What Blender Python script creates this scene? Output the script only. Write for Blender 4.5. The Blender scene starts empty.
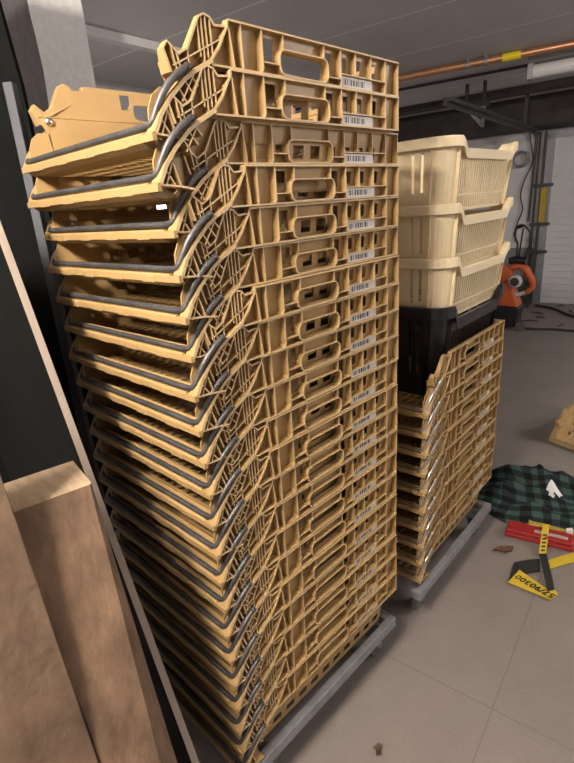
import bpy, bmesh, math, random
from math import sin, cos, pi, radians, sqrt
from mathutils import Vector, Matrix, noise
from mathutils.geometry import tessellate_polygon

random.seed(7)
scn = bpy.context.scene
COL = scn.collection

# ------------------------------------------------------------------ materials
def mat(name, col, rough=0.5, metal=0.0, var=0.0, vscale=6.0, bump=0.0, bscale=60.0, spec=0.5, stretch=None, col2=None):
    m = bpy.data.materials.new(name); m.use_nodes = True
    nt = m.node_tree; b = nt.nodes['Principled BSDF']
    b.inputs['Base Color'].default_value = (*col, 1)
    b.inputs['Roughness'].default_value = rough
    b.inputs['Metallic'].default_value = metal
    b.inputs['Specular IOR Level'].default_value = spec
    tc = nt.nodes.new('ShaderNodeTexCoord')
    mp = nt.nodes.new('ShaderNodeMapping')
    nt.links.new(tc.outputs['Object'], mp.inputs['Vector'])
    if stretch: mp.inputs['Scale'].default_value = stretch
    if var > 0 or col2:
        n = nt.nodes.new('ShaderNodeTexNoise'); n.inputs['Scale'].default_value = vscale
        n.inputs['Detail'].default_value = 6; n.inputs['Roughness'].default_value = 0.65
        nt.links.new(mp.outputs['Vector'], n.inputs['Vector'])
        r = nt.nodes.new('ShaderNodeValToRGB')
        lo = col2 or tuple(c*(1-var) for c in col)
        hi = tuple(min(1, c*(1+var*0.6)) for c in col)
        r.color_ramp.elements[0].position = 0.32; r.color_ramp.elements[0].color = (*lo, 1)
        r.color_ramp.elements[1].position = 0.68; r.color_ramp.elements[1].color = (*hi, 1)
        nt.links.new(n.outputs['Fac'], r.inputs['Fac'])
        nt.links.new(r.outputs['Color'], b.inputs['Base Color'])
    if bump > 0:
        n2 = nt.nodes.new('ShaderNodeTexNoise'); n2.inputs['Scale'].default_value = bscale
        n2.inputs['Detail'].default_value = 5
        nt.links.new(mp.outputs['Vector'], n2.inputs['Vector'])
        bp = nt.nodes.new('ShaderNodeBump'); bp.inputs['Strength'].default_value = bump
        bp.inputs['Distance'].default_value = 0.01
        nt.links.new(n2.outputs['Fac'], bp.inputs['Height'])
        nt.links.new(bp.outputs['Normal'], b.inputs['Normal'])
    return m

def add_round(m, r):
    nt = m.node_tree; bv = nt.nodes.new('ShaderNodeBevel'); bv.samples = 4; bv.inputs['Radius'].default_value = r
    nt.links.new(bv.outputs['Normal'], nt.nodes['Principled BSDF'].inputs['Normal'])
M = {}
M['tray'] = mat('ochre_plastic', (0.405, 0.265, 0.112), 0.42, var=0.10, vscale=9)
M['tray_edge_light'] = mat('highlit_ochre_plastic', (0.60, 0.44, 0.235), 0.5, var=0.12, vscale=30)  # paler copy of the tray colour, stands in for bright rib edges
add_round(M['tray'], 0.0012)
M['steel_dark'] = mat('shaded_steel_rod', (0.10, 0.098, 0.10), 0.48, 0.55, var=0.35, vscale=40)  # bail steel, darker copy with shade put into the colour
M['steel'] = mat('lit_steel_rod', (0.62, 0.61, 0.6), 0.28, 1.0, var=0.15, vscale=30)  # same bail steel, lighter copy for the less shaded low stack
M['dolly'] = mat('galvanised_dolly', (0.27, 0.28, 0.295), 0.5, 0.35, var=0.25, vscale=25)
M['wheel'] = mat('grey_rubber', (0.11, 0.105, 0.1), 0.7, var=0.2)
M['cream'] = mat('cream_plastic', (0.86, 0.73, 0.48), 0.4, var=0.05, vscale=8)
M['black_plastic'] = mat('black_plastic', (0.012, 0.012, 0.014), 0.3, var=0.2, vscale=8)
M['grille_black'] = mat('black_hose_rubber', (0.03, 0.03, 0.032), 0.6)  # even black for the machine's starter grille
M['film'] = mat('black_film_face', (0.007, 0.0075, 0.007), 0.8, var=0.3, vscale=4, spec=0.06)
M['ply_edge'] = mat('birch_ply_edge', (0.32, 0.262, 0.215), 0.7, var=0.30, vscale=14, stretch=(1, 90, 1.5))
M['timber'] = mat('rough_sawn_timber', (0.185, 0.115, 0.07), 0.75, var=0.45, vscale=10, stretch=(3, 2, 0.8), bump=0.25, bscale=40)
M['timber_end'] = mat('timber_end_grain', (0.36, 0.265, 0.17), 0.8, var=0.28, vscale=26, stretch=(0.6, 3, 1), bump=0.2, bscale=70)
M['board'] = mat('weathered_board', (0.185, 0.12, 0.077), 0.75, var=0.45, vscale=7, stretch=(1, 1.6, 1.2), bump=0.2, bscale=50)
M['plaster'] = mat('rough_white_plaster', (0.86, 0.85, 0.85), 0.85, var=0.06, vscale=30, bump=0.8, bscale=45)
M['grey_plaster'] = mat('grey_render', (0.20, 0.19, 0.20), 0.9, var=0.2, vscale=20, bump=0.5, bscale=50)
M['wall'] = mat('painted_block_wall', (0.66, 0.65, 0.66), 0.85, var=0.08, vscale=5, bump=0.1)
M['wall_grey'] = mat('grey_painted_plinth', (0.20, 0.205, 0.22), 0.8, var=0.1)
M['copper'] = mat('copper_pipe', (0.62, 0.33, 0.18), 0.38, 0.7, var=0.12, vscale=12)
M['yellow_tape'] = mat('yellow_tape', (0.85, 0.66, 0.02), 0.5)
M['fixture'] = mat('dusty_lamp_housing', (0.33, 0.32, 0.31), 0.5, 0.2, var=0.1)
M['tube'] = mat('unlit_lamp_tube', (0.72, 0.72, 0.73), 0.15)
M['dark_metal'] = mat('dark_steel', (0.07, 0.068, 0.068), 0.5, 0.6, var=0.25)
M['grey_metal'] = mat('grey_steel', (0.30, 0.31, 0.34), 0.45, 0.5, var=0.2, vscale=15)
M['rail_metal'] = mat('weathered_steel_rail', (0.08, 0.084, 0.095), 0.7, 0.2, var=0.2)
M['lintel'] = mat('dark_stained_beam', (0.045, 0.038, 0.034), 0.8, var=0.3)
M['orange'] = mat('orange_plastic', (0.55, 0.11, 0.025), 0.45, var=0.08)
M['pale_grey'] = mat('pale_grey_plastic', (0.55, 0.56, 0.56), 0.5)
M['red'] = mat('red_plastic', (0.32, 0.02, 0.018), 0.35, var=0.08)
M['lid_glare'] = mat('pale_lid_glare', (0.42, 0.36, 0.35), 0.18, var=0.15, vscale=40)  # glare on the red case, put into the colour
M['strap_yellow'] = mat('yellow_webbing', (0.58, 0.42, 0.025), 0.7, var=0.1, vscale=60)
M['strap_black'] = mat('black_webbing', (0.012, 0.012, 0.012), 0.75)
M['leaf'] = mat('dry_brown_leaf', (0.10, 0.05, 0.025), 0.8, var=0.5, vscale=60)
M['white_tag'] = mat('white_fabric_tag', (0.75, 0.75, 0.75), 0.7)
M['cable'] = mat('dark_cable', (0.035, 0.03, 0.028), 0.6)
M['rail_yellow'] = mat('yellow_spring_cover', (0.42, 0.31, 0.03), 0.6)
M['cardboard'] = mat('tan_card', (0.40, 0.29, 0.05), 0.7, var=0.1)
M['rivet'] = mat('polished_rivet', (0.72, 0.71, 0.70), 0.25, 1.0)
M['pipe_white'] = mat('white_conduit', (0.62, 0.61, 0.61), 0.5)

def emit(name, col, s):
    m = bpy.data.materials.new(name); m.use_nodes = True
    b = m.node_tree.nodes['Principled BSDF']
    b.inputs['Base Color'].default_value = (*col, 1)
    b.inputs['Emission Color'].default_value = (*col, 1)
    b.inputs['Emission Strength'].default_value = s
    return m
M['glow'] = emit('lit_lamp_diffuser', (1, 0.93, 0.84), 9.0)

def barcode_mat():
    m = bpy.data.materials.new('barcode_label'); m.use_nodes = True
    nt = m.node_tree; N = nt.nodes; L = nt.links; b = N['Principled BSDF']
    b.inputs['Roughness'].default_value = 0.5
    tc = N.new('ShaderNodeTexCoord'); sp = N.new('ShaderNodeSeparateXYZ')
    L.new(tc.outputs['Object'], sp.inputs[0])
    def mth(op, a, bb=None):
        n = N.new('ShaderNodeMath'); n.operation = op
        for i, v in enumerate((a, bb)):
            if v is None: continue
            if isinstance(v, (int, float)): n.inputs[i].default_value = v
            else: L.new(v, n.inputs[i])
        return n.outputs[0]
    y = sp.outputs['Y']; z = sp.outputs['Z']
    fl = mth('FLOOR', mth('MULTIPLY', y, 620.0))
    wn = N.new('ShaderNodeTexWhiteNoise'); wn.noise_dimensions = '1D'; L.new(fl, wn.inputs['W'])
    bar = mth('GREATER_THAN', wn.outputs['Value'], 0.5)
    inside = mth('MULTIPLY', mth('GREATER_THAN', y, 0.303), mth('LESS_THAN', y, 0.374))
    inz = mth('MULTIPLY', mth('GREATER_THAN', z, 0.1285), mth('LESS_THAN', z, 0.1395))
    f = mth('MULTIPLY', bar, mth('MULTIPLY', inside, inz))
    mx = N.new('ShaderNodeMix'); mx.data_type = 'RGBA'
    mx.inputs[6].default_value = (0.62, 0.59, 0.56, 1); mx.inputs[7].default_value = (0.03, 0.03, 0.03, 1)
    L.new(f, mx.inputs[0]); L.new(mx.outputs[2], b.inputs['Base Color'])
    return m
M['barcode'] = barcode_mat()

def plaid_mat():
    m = bpy.data.materials.new('green_black_plaid'); m.use_nodes = True
    nt = m.node_tree; N = nt.nodes; L = nt.links; b = N['Principled BSDF']
    b.inputs['Roughness'].default_value = 0.9
    b.inputs['Specular IOR Level'].default_value = 0.15
    uv = N.new('ShaderNodeUVMap'); uv.uv_map = 'cloth'
    sp = N.new('ShaderNodeSeparateXYZ'); L.new(uv.outputs[0], sp.inputs[0])
    def mth(op, a, bb=None):
        n = N.new('ShaderNodeMath'); n.operation = op
        for i, v in enumerate((a, bb)):
            if v is None: continue
            if isinstance(v, (int, float)): n.inputs[i].default_value = v
            else: L.new(v, n.inputs[i])
        return n.outputs[0]
    s = [mth('GREATER_THAN', mth('FRACT', mth('MULTIPLY', sp.outputs[i], 1/0.076)), 0.5) for i in (0, 1)]
    t = mth('MULTIPLY', mth('ADD', s[0], s[1]), 0.5)
    r = N.new('ShaderNodeValToRGB'); r.color_ramp.interpolation = 'CONSTANT'
    e = r.color_ramp.elements
    e[0].position = 0; e[0].color = (0.010, 0.011, 0.013, 1)
    e[1].position = 0.25; e[1].color = (0.022, 0.034, 0.034, 1)
    k = e.new(0.75); k.color = (0.052, 0.092, 0.085, 1)
    L.new(t, r.inputs[0]); L.new(r.outputs[0], b.inputs['Base Color'])
    n2 = N.new('ShaderNodeTexNoise'); n2.inputs['Scale'].default_value = 260
    bp = N.new('ShaderNodeBump'); bp.inputs['Strength'].default_value = 0.3; bp.inputs['Distance'].default_value = 0.002
    L.new(n2.outputs[0], bp.inputs['Height']); L.new(bp.outputs[0], b.inputs['Normal'])
    return m
M['plaid'] = plaid_mat()

RA = radians(8.0)                         # the garage itself is turned 8 degrees from the near stack
def tile_mat(name, base, dark, px, py, ox, oy, line, linecol, bump=0.0, spots=False):
    """slab joints on a rectangular grid along the room's own axes"""
    m = bpy.data.materials.new(name); m.use_nodes = True
    nt = m.node_tree; N = nt.nodes; L = nt.links; b = N['Principled BSDF']
    b.inputs['Roughness'].default_value = 0.62
    tc = N.new('ShaderNodeTexCoord'); mp = N.new('ShaderNodeMapping')
    mp.vector_type = 'TEXTURE'
    mp.inputs['Location'].default_value = (ox, oy, 0); mp.inputs['Rotation'].default_value = (0, 0, RA*0.85)
    L.new(tc.outputs['Object'], mp.inputs['Vector'])
    sp = N.new('ShaderNodeSeparateXYZ'); L.new(mp.outputs[0], sp.inputs[0])
    def mth(op, a, bb=None):
        n = N.new('ShaderNodeMath'); n.operation = op
        for i, v in enumerate((a, bb)):
            if v is None: continue
            if isinstance(v, (int, float)): n.inputs[i].default_value = v
            else: L.new(v, n.inputs[i])
        return n.outputs[0]
    fac = None
    for i, p in ((0, px), (1, py)):
        if not p: continue
        d = mth('MULTIPLY', mth('PINGPONG', sp.outputs[i], p/2), 1.0)
        g = mth('LESS_THAN', d, line/2)
        fac = g if fac is None else mth('MAXIMUM', fac, g)
    n = N.new('ShaderNodeTexNoise'); n.inputs['Scale'].default_value = 2.2; n.inputs['Detail'].default_value = 8
    n.inputs['Roughness'].default_value = 0.7
    L.new(tc.outputs['Object'], n.inputs['Vector'])
    r = N.new('ShaderNodeValToRGB')
    r.color_ramp.elements[0].position = 0.3; r.color_ramp.elements[0].color = (*dark, 1)
    r.color_ramp.elements[1].position = 0.62; r.color_ramp.elements[1].color = (*base, 1)
    L.new(n.outputs['Fac'], r.inputs['Fac'])
    mx = N.new('ShaderNodeMix'); mx.data_type = 'RGBA'
    L.new(fac, mx.inputs[0]); L.new(r.outputs[0], mx.inputs[6]); mx.inputs[7].default_value = (*linecol, 1)
    L.new(mx.outputs[2], b.inputs['Base Color'])
    n2 = N.new('ShaderNodeTexNoise'); n2.inputs['Scale'].default_value = 90; n2.inputs['Detail'].default_value = 4
    L.new(tc.outputs['Object'], n2.inputs['Vector'])
    bp = N.new('ShaderNodeBump'); bp.inputs['Strength'].default_value = bump; bp.inputs['Distance'].default_value = 0.01
    L.new(n2.outputs['Fac'], bp.inputs['Height']); L.new(bp.outputs[0], b.inputs['Normal'])
    return m
M['floor'] = tile_mat('concrete_floor_slabs', (0.228, 0.198, 0.180), (0.186, 0.162, 0.147), 1.25, 0.62, 0.33, 0.504, 0.004, (0.16, 0.139, 0.127), 0.25)
M['ceiling'] = tile_mat('grey_ceiling_slabs', (0.56, 0.54, 0.56), (0.49, 0.475, 0.49), 0, 0.77, -1.0, 1.50, 0.016, (0.8, 0.79, 0.78), 0.15)

# ------------------------------------------------------------------ mesh helpers
class MB:
    def __init__(s): s.v = []; s.f = []; s.mi = []
    def add(s, vs, fs, mi=0):
        o = len(s.v); s.v += [tuple(p) for p in vs]
        for f in fs: s.f.append(tuple(o+i for i in f)); s.mi.append(mi)
    def box(s, x0, x1, y0, y1, z0, z1, mtx=None, mi=0):
        vs = [Vector((x, y, z)) for z in (z0, z1) for y in (y0, y1) for x in (x0, x1)]
        if mtx is not None: vs = [mtx @ p for p in vs]
        s.add(vs, [(0, 2, 3, 1), (4, 5, 7, 6), (0, 1, 5, 4), (2, 6, 7, 3), (0, 4, 6, 2), (1, 3, 7, 5)], mi)
    def tube(s, pts, r, n=8, cap=True, closed=False):
        pts = [Vector(p) for p in pts]; m = len(pts)
        rs = r if isinstance(r, (list, tuple)) else [r]*m
        up = None; vs = []
        for i, p in enumerate(pts):
            if closed: t = (pts[(i+1) % m]-pts[i-1])
            else: t = pts[min(i+1, m-1)]-pts[max(i-1, 0)]
            t.normalize()
            if up is None:
                a = Vector((0, 0, 1)) if abs(t.z) < 0.9 else Vector((1, 0, 0))
                up = (a - t*a.dot(t)).normalized()
            else:
                up = (up - t*up.dot(t)).normalized()
            b = t.cross(up)
            for k in range(n):
                an = 2*pi*k/n
                vs.append(p + (up*cos(an)+b*sin(an))*rs[i])
        fs = []
        for i in range(m if closed else m-1):
            j = (i+1) % m
            for k in range(n):
                k2 = (k+1) % n
                fs.append((i*n+k, i*n+k2, j*n+k2, j*n+k))
        if cap and not closed:
            fs.append(tuple(range(n-1, -1, -1))); fs.append(tuple((m-1)*n+k for k in range(n)))
        s.add(vs, fs)
    def cyl(s, a, b, r, n=16): s.tube([a, b], r, n)
    def lathe(s, prof, axis='z', center=(0, 0, 0), n=20, mtx=None):
        vs = []; m = len(prof)
        for (r, h) in prof:
            for k in range(n):
                a = 2*pi*k/n
                c = (r*cos(a), r*sin(a), h)
                if axis == 'x': c = (c[2], c[0], c[1])
                elif axis == 'y': c = (c[0], c[2], c[1])
                p = Vector(c)+Vector(center)
                vs.append(mtx @ p if mtx is not None else p)
        fs = []
        for i in range(m-1):
            for k in range(n):
                k2 = (k+1) % n
                fs.append((i*n+k, i*n+k2, (i+1)*n+k2, (i+1)*n+k))
        fs.append(tuple(range(n-1, -1, -1))); fs.append(tuple((m-1)*n+k for k in range(n)))
        s.add(vs, fs)
    def plate(s, outer, holes, f, w0, w1, mi=0):
        """2D polygon with holes, mapped by f(u, v, w), between w0 and w1"""
        loops = [list(outer)]+[list(h) for h in holes]
        tris = tessellate_polygon([[Vector((u, v, 0)) for u, v in l] for l in loops])
        flat = [p for l in loops for p in l]; n = len(flat)
        vs = [f(u, v, w0) for u, v in flat]+[f(u, v, w1) for u, v in flat]
        fs = [tuple(t) for t in tris]+[tuple(n+i for i in reversed(t)) for t in tris]
        o = 0
        for l in loops:
            k = len(l)
            for i in range(k):
                j = (i+1) % k
                fs.append((o+i, o+j, n+o+j, n+o+i))
            o += k
        s.add(vs, fs, mi)
    def ribbon(s, pts, t, f, w0, w1, closed=False, edge=0):
        """2D polyline given thickness t, extruded from w0 to w1 (w0/w1 may be functions of (u, v))"""
        m = len(pts); P = [Vector((a, b)) for a, b in pts]
        L = []; R = []
        for i in range(m):
            if closed: a, b = P[i-1], P[(i+1) % m]
            else: a, b = P[max(i-1, 0)], P[min(i+1, m-1)]
            d = (b-a).normalized(); nn = Vector((-d.y, d.x))
            L.append(P[i]+nn*t/2); R.append(P[i]-nn*t/2)
        W = lambda w, p: w(p.x, p.y) if callable(w) else w
        vs = []
        for i in range(m):
            vs += [f(L[i].x, L[i].y, W(w0, L[i])), f(L[i].x, L[i].y, W(w1, L[i])),
                   f(R[i].x, R[i].y, W(w1, R[i])), f(R[i].x, R[i].y, W(w0, R[i]))]
        fs = []
        for i in range(m if closed else m-1):
            j = (i+1) % m
            for k in range(4):
                k2 = (k+1) % 4
                fs.append((i*4+k, i*4+k2, j*4+k2, j*4+k))
        if not closed:
            fs.append((3, 2, 1, 0)); o = (m-1)*4; fs.append((o, o+1, o+2, o+3))
        b0 = len(s.mi); s.add(vs, fs)
        if edge:
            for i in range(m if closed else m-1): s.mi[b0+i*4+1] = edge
    def grid(s, us, vs_, solid, f, w0, w1):
        """grid plate: cell (i, j) is solid or a hole"""
        nu, nv = len(us), len(vs_); idx = {}; vv = []
        def V(i, j, k):
            key = (i, j, k)
            if key not in idx:
                idx[key] = len(vv); vv.append(f(us[i], vs_[j], w1 if k else w0))
            return idx[key]
        S = lambda i, j: 0 <= i < nu-1 and 0 <= j < nv-1 and solid(i, j)
        fs = []
        for i in range(nu-1):
            for j in range(nv-1):
                if not S(i, j): continue
                fs.append((V(i, j, 1), V(i+1, j, 1), V(i+1, j+1, 1), V(i, j+1, 1)))
                fs.append((V(i, j, 0), V(i, j+1, 0), V(i+1, j+1, 0), V(i+1, j, 0)))
                if not S(i-1, j): fs.append((V(i, j, 0), V(i, j, 1), V(i, j+1, 1), V(i, j+1, 0)))
                if not S(i+1, j): fs.append((V(i+1, j, 0), V(i+1, j+1, 0), V(i+1, j+1, 1), V(i+1, j, 1)))
                if not S(i, j-1): fs.append((V(i, j, 0), V(i+1, j, 0), V(i+1, j, 1), V(i, j, 1)))
                if not S(i, j+1): fs.append((V(i, j+1, 0), V(i, j+1, 1), V(i+1, j+1, 1), V(i+1, j+1, 0)))
        s.add(vv, fs)
    def build(s, name, m, parent=None, smooth=False, bevel=0.0):
        me = bpy.data.meshes.new(name); me.from_pydata(s.v, [], s.f)
        mats = m if isinstance(m, (list, tuple)) else [m]
        for k in mats: me.materials.append(k)
        bm = bmesh.new(); bm.from_mesh(me)
        for f, mi in zip(bm.faces, s.mi): f.material_index = mi
        bmesh.ops.recalc_face_normals(bm, faces=bm.faces)
        if smooth:
            for f in bm.faces: f.smooth = True
        bm.to_mesh(me); bm.free()
        o = bpy.data.objects.new(name, me); COL.objects.link(o)
        if smooth:
            try: me.set_sharp_from_angle(angle=radians(38))
            except Exception: pass
        if bevel:
            bv = o.modifiers.new('bevel', 'BEVEL'); bv.width = bevel; bv.segments = 2; bv.limit_method = 'ANGLE'
        if parent is not None: o.parent = parent
        return o

def tag(o, label=None, cat=None, group=None, kind=None):
    if label: o['label'] = label
    if cat: o['category'] = cat
    if group: o['group'] = group
    if kind: o['kind'] = kind
    return o
def thing(name, label, cat, loc=(0, 0, 0), rz=0.0, group=None):
    o = bpy.data.objects.new(name, None); COL.objects.link(o)
    o.location = loc; o.rotation_euler = (0, 0, rz); o.empty_display_size = 0.1
    return tag(o, label, cat, group)
def dup(root, label):
    r = root.copy(); COL.objects.link(r); r['label'] = label
    for ch in root.children:
        c = ch.copy(); COL.objects.link(c); c.parent = r
        for g in ch.children:
            d = g.copy(); COL.objects.link(d); d.parent = c
    return r
def rrect(x0, x1, y0, y1, r, n=4):
    out = []
    for cx, cy, a0 in ((x1-r, y0+r, -90), (x1-r, y1-r, 0), (x0+r, y1-r, 90), (x0+r, y0+r, 180)):
        for i in range(n+1):
            a = radians(a0+90*i/n); out.append((cx+r*cos(a), cy+r*sin(a)))
    return out
def rect(x0, x1, y0, y1): return [(x0, y0), (x1, y0), (x1, y1), (x0, y1)]

# ------------------------------------------------------------------ the bread tray (local: x 0..-W, y front..rear, z up from its base)
W = 0.52; D = 0.5; ZT = 0.19; PITCH = 0.0705
def xup(z): return -0.0115+0.10*z                     # outer band wall
def xlo(z): return -0.026+0.125*(z+0.07)             # inset skirt that nests in the tray below
def side_maps(far):
    if far:
        X = lambda x: -W-x
    else:
        X = lambda x: x
    up = lambda u, v, w: Vector((X(xup(v)+w), u, v+ZT))
    lo = lambda u, v, w: Vector((X(xlo(v)+w), u, v+ZT))
    ab = lambda u, v, w: Vector((X(w), u, v+ZT))
    return up, lo, ab

UP_OUT = [(0.497, 0.0), (0.0, 0.0), (-0.003, -0.010), (-0.026, -0.012), (-0.034, -0.003), (-0.046, 0.0), (-0.056, -0.005),
          (-0.083, -0.050), (-0.101, -0.060), (-0.119, -0.046), (-0.127, -0.056), (-0.1235, -0.070), (0.495, -0.070)]
LO_OUT = [(-0.1235, -0.070), (-0.1085, -0.103), (-0.105, -0.168), (-0.105, -0.187), (0.452, -0.187), (0.473, -0.070)]
FR_OUT = [(-0.105, -0.1035), (-0.130, -0.1025), (-0.146, -0.1145), (-0.156, -0.135), (-0.158, -0.168), (-0.105, -0.172)]
UP_HOLES = [rrect(0.117, 0.245, -0.063, -0.029, 0.012), rrect(0.086, 0.112, -0.042, -0.010, 0.003),
            rrect(0.249, 0.275, -0.045, -0.010, 0.003)] + \
           [rrect(y, y+0.021, -0.037, -0.012, 0.003) for y in (0.303, 0.352, 0.407)]
LO_HOLES = [rect(y, y+0.030, -0.128, -0.104) for y in (0.02, 0.07, 0.12, 0.17, 0.22, 0.27, 0.32, 0.37, 0.415)] + \
           [rect(y, y+0.030, -0.170, -0.148) for y in (-0.03, 0.02, 0.07, 0.12, 0.17, 0.22, 0.27, 0.32, 0.37, 0.415)]

def side_wall(far):
    # material slot 1: outer rib edges, edge highlights painted in as a paler tone
    b = MB(); up, lo, ab = side_maps(far)
    b.plate(UP_OUT, UP_HOLES, up, 0.0, -0.0025)
    b.plate(LO_OUT, LO_HOLES, lo, 0.0, -0.0025)
    if far: b.plate(FR_OUT, [], lo, 0.0, -0.0025)
    else:
        b.plate(FR_OUT, [], ab, -0.0205, -0.0235)
        b.ribbon([(-0.105, -0.103), (-0.105, -0.172)], 0.0025, ab, -0.036, -0.0205)
    # ledge between band and skirt
    b.ribbon([(-0.122, -0.070), (0.478, -0.070)], 0.0025, ab, -0.0295, -0.016)
    wi = lambda u, v: -0.0215 if (not far and u < -0.105 and v < -0.10) else (xup(v) if v > -0.07 else xlo(v))-0.001
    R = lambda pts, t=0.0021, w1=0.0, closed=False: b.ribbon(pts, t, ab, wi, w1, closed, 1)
    R([(0.0, -0.0015), (0.5, -0.0015)], 0.003, 0.0012)                                  # rim
    R([(-0.042, -0.0675), (0.5, -0.0675)], 0.003, 0.0)                                  # bottom flange
    R([(0.0, -0.001), (-0.002, -0.011), (-0.010, -0.022), (-0.022, -0.041), (-0.043, -0.0635)], 0.003)
    R([(-0.040, -0.0615), (-0.058, -0.071), (-0.076, -0.080), (-0.099, -0.0945), (-0.128, -0.1200), (-0.148, -0.1440), (-0.162, -0.1690)], 0.0062, 0.001)
    R([(-0.163, -0.1700), (-0.125, -0.1735), (-0.10, -0.178)], 0.003)
    # cells of the band
    for y in (0.026, 0.4985): R([(y, -0.002), (y, -0.067)])
    R([(0.0, -0.012), (0.004, -0.040), (0.007, -0.067)])
    R([(0.0725, -0.002), (0.0725, -0.060), (0.069, -0.0665)], 0.0024)
    R([(0.125, -0.002), (0.125, -0.027)]); R([(0.2375, -0.002), (0.2375, -0.027)])
    R([(0.289, -0.002), (0.289, -0.067)]); R([(0.447, -0.002), (0.447, -0.067)])
    for y in (0.338, 0.393): R([(y, -0.002), (y, -0.0445)])
    R([(0.289, -0.0445), (0.447, -0.0445)])
    R([(0.0725, -0.050), (0.113, -0.050)]); R([(0.249, -0.054), (0.289, -0.054)])
    R(rrect(0.1135, 0.2485, -0.0655, -0.0255, 0.015, 5), 0.0024, 0.001, True)           # handle collar
    # forward ear: rim, upright ribs and diagonals
    R([(-0.003, -0.010), (-0.026, -0.012), (-0.034, -0.003), (-0.046, 0.0), (-0.056, -0.005), (-0.083, -0.050),
       (-0.101, -0.060), (-0.119, -0.046), (-0.127, -0.056), (-0.118, -0.085)], 0.0032, -0.003)
    for y0, z0, y1, z1 in ((-0.034, -0.004, -0.034, -0.052), (-0.043, -0.001, -0.043, -0.058), (-0.051, -0.002, -0.051, -0.064),
                           (-0.059, -0.010, -0.058, -0.058), (-0.083, -0.050, -0.083, -0.080), (-0.112, -0.076, -0.018, -0.030),
                           (-0.113, -0.050, -0.106, -0.084), (-0.104, -0.058, -0.097, -0.088)):
        R([(y0, z0), (y1, z1)], 0.0022, -0.004)
    # lattice below the sloping flange
    for y0, z0, y1, z1 in ((-0.150, -0.148, -0.134, -0.172), (-0.137, -0.131, -0.124, -0.172), (-0.150, -0.170, -0.131, -0.128),
                           (-0.110, -0.105, -0.096, -0.127), (-0.097, -0.095, -0.082, -0.113),
                           (-0.084, -0.087, -0.072, -0.100), (-0.106, -0.124, -0.078, -0.084)):
        R([(y0, z0), (y1, z1)], 0.0022, -0.001)
    return b

def rear_wall():
    b = MB()
    up = lambda u, v, w: Vector((u, 0.482+0.10*v+w, v+ZT)); lo = lambda u, v, w: Vector((u, 0.471+0.125*(v+0.07)+w, v+ZT))
    ab = lambda u, v, w: Vector((u, w, v+ZT))
    x0, x1 = -W+0.016, -0.016
    hu = []; n = 8; st = (x1-x0)/n
    for i in range(n):
        a = x0+st*i+0.014; hu.append(rect(a, a+st-0.028, -0.058, -0.014))
    b.plate(rect(x0, x1, -0.07, 0), hu, up, 0, -0.0025)
    x0, x1 = -W+0.029, -0.029
    b.plate([(x0+0.012, -0.187), (x1-0.012, -0.187), (x1, -0.07), (x0, -0.07)],
            [rect(x0+0.03+i*0.05, x0+0.06+i*0.05, zz, zz+0.028) for i in range(8) for zz in (-0.15, -0.108)], lo, 0, -0.0025)
    b.ribbon([(-W+0.031, -0.0708), (-0.031, -0.0708)], 0.002, ab, 0.466, 0.478)
    b.ribbon([(-W+0.0135, -0.0015), (-0.0135, -0.0015)], 0.003, ab, 0.480, D+0.001)
    b.ribbon([(-W+0.021, -0.0675), (-0.021, -0.0675)], 0.003, ab, 0.474, D)
    b.ribbon([(-W+0.022, -0.036), (-0.022, -0.036)], 0.002, ab, 0.478, D+0.002)
    for i in range(n+1):
        x = -0.020-(W-0.040)*i/n
        b.ribbon([(x, -0.002), (x, -0.067)], 0.0022, ab, 0.477, D)
    return b

def base_grid():
    b = MB(); x0, x1, y0, y1 = -W+0.0435, -0.0435, -0.118, 0.456
    nx, ny = 15, 12
    us = [x0]; 
    for i in range(nx):
        c = x0+(x1-x0)*(i+0.5)/nx; us += [c-0.0072, c+0.0072]
    us.append(x1)
    vs = [y0]
    for j in range(ny):
        c = y0+(y1-y0)*(j+0.5)/ny; vs += [c-0.016, c+0.016]
    vs.append(y1)
    sk = lambda u, v, w: Vector((u+0.18*((v-y0) % ((y1-y0)/ny)-(y1-y0)/ny/2) if x0+0.01 < u < x1-0.01 else u, v, w))
    b.grid(us, vs, lambda i, j: not (i % 2 == 1 and j % 2 == 1), sk, 0.0, 0.004)
    # reinforcing ribs underneath edge and centre
    for y in (y0+0.001, (y0+y1)/2+0.022, y1-0.002): b.box(x0, x1, y-0.0015, y+0.0015, 0.0, 0.009)
    return b

def front_lip():
    b = MB(); x0, x1 = -W+0.030, -0.030
    P = [(-0.168, 0.0105), (-0.168, 0.0220), (-0.165, 0.0245), (-0.149, 0.0245), (-0.147, 0.033), (-0.1445, 0.033), (-0.142, 0.020), (-0.116, 0.0045), (-0.116, 0.0), (-0.158, 0.003)]
    xs = [-W+0.004, -W+0.022, -0.022, -0.004]
    # end parts carry only the outer face so the bail arm can pass
    vs = []; n = len(P)
    for x in (x0, x1): vs += [(x, y, z) for y, z in P]
    fs = [tuple(range(n)), tuple(range(2*n-1, n-1, -1))]+[(i, (i+1) % n, n+(i+1) % n, n+i) for i in range(n)]
    b.add(vs, fs)
    for xa, xb in ((-W+0.001, x0), (x1, -0.001)): b.box(xa, xb, -0.168, -0.160, 0.0105, 0.0220)
    for i in range(4):
        x = x0+(x1-x0)*(0.14+0.24*i); b.box(x-0.02, x+0.02, -0.1687, -0.166, 0.0090, 0.0205)
    return b

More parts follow.
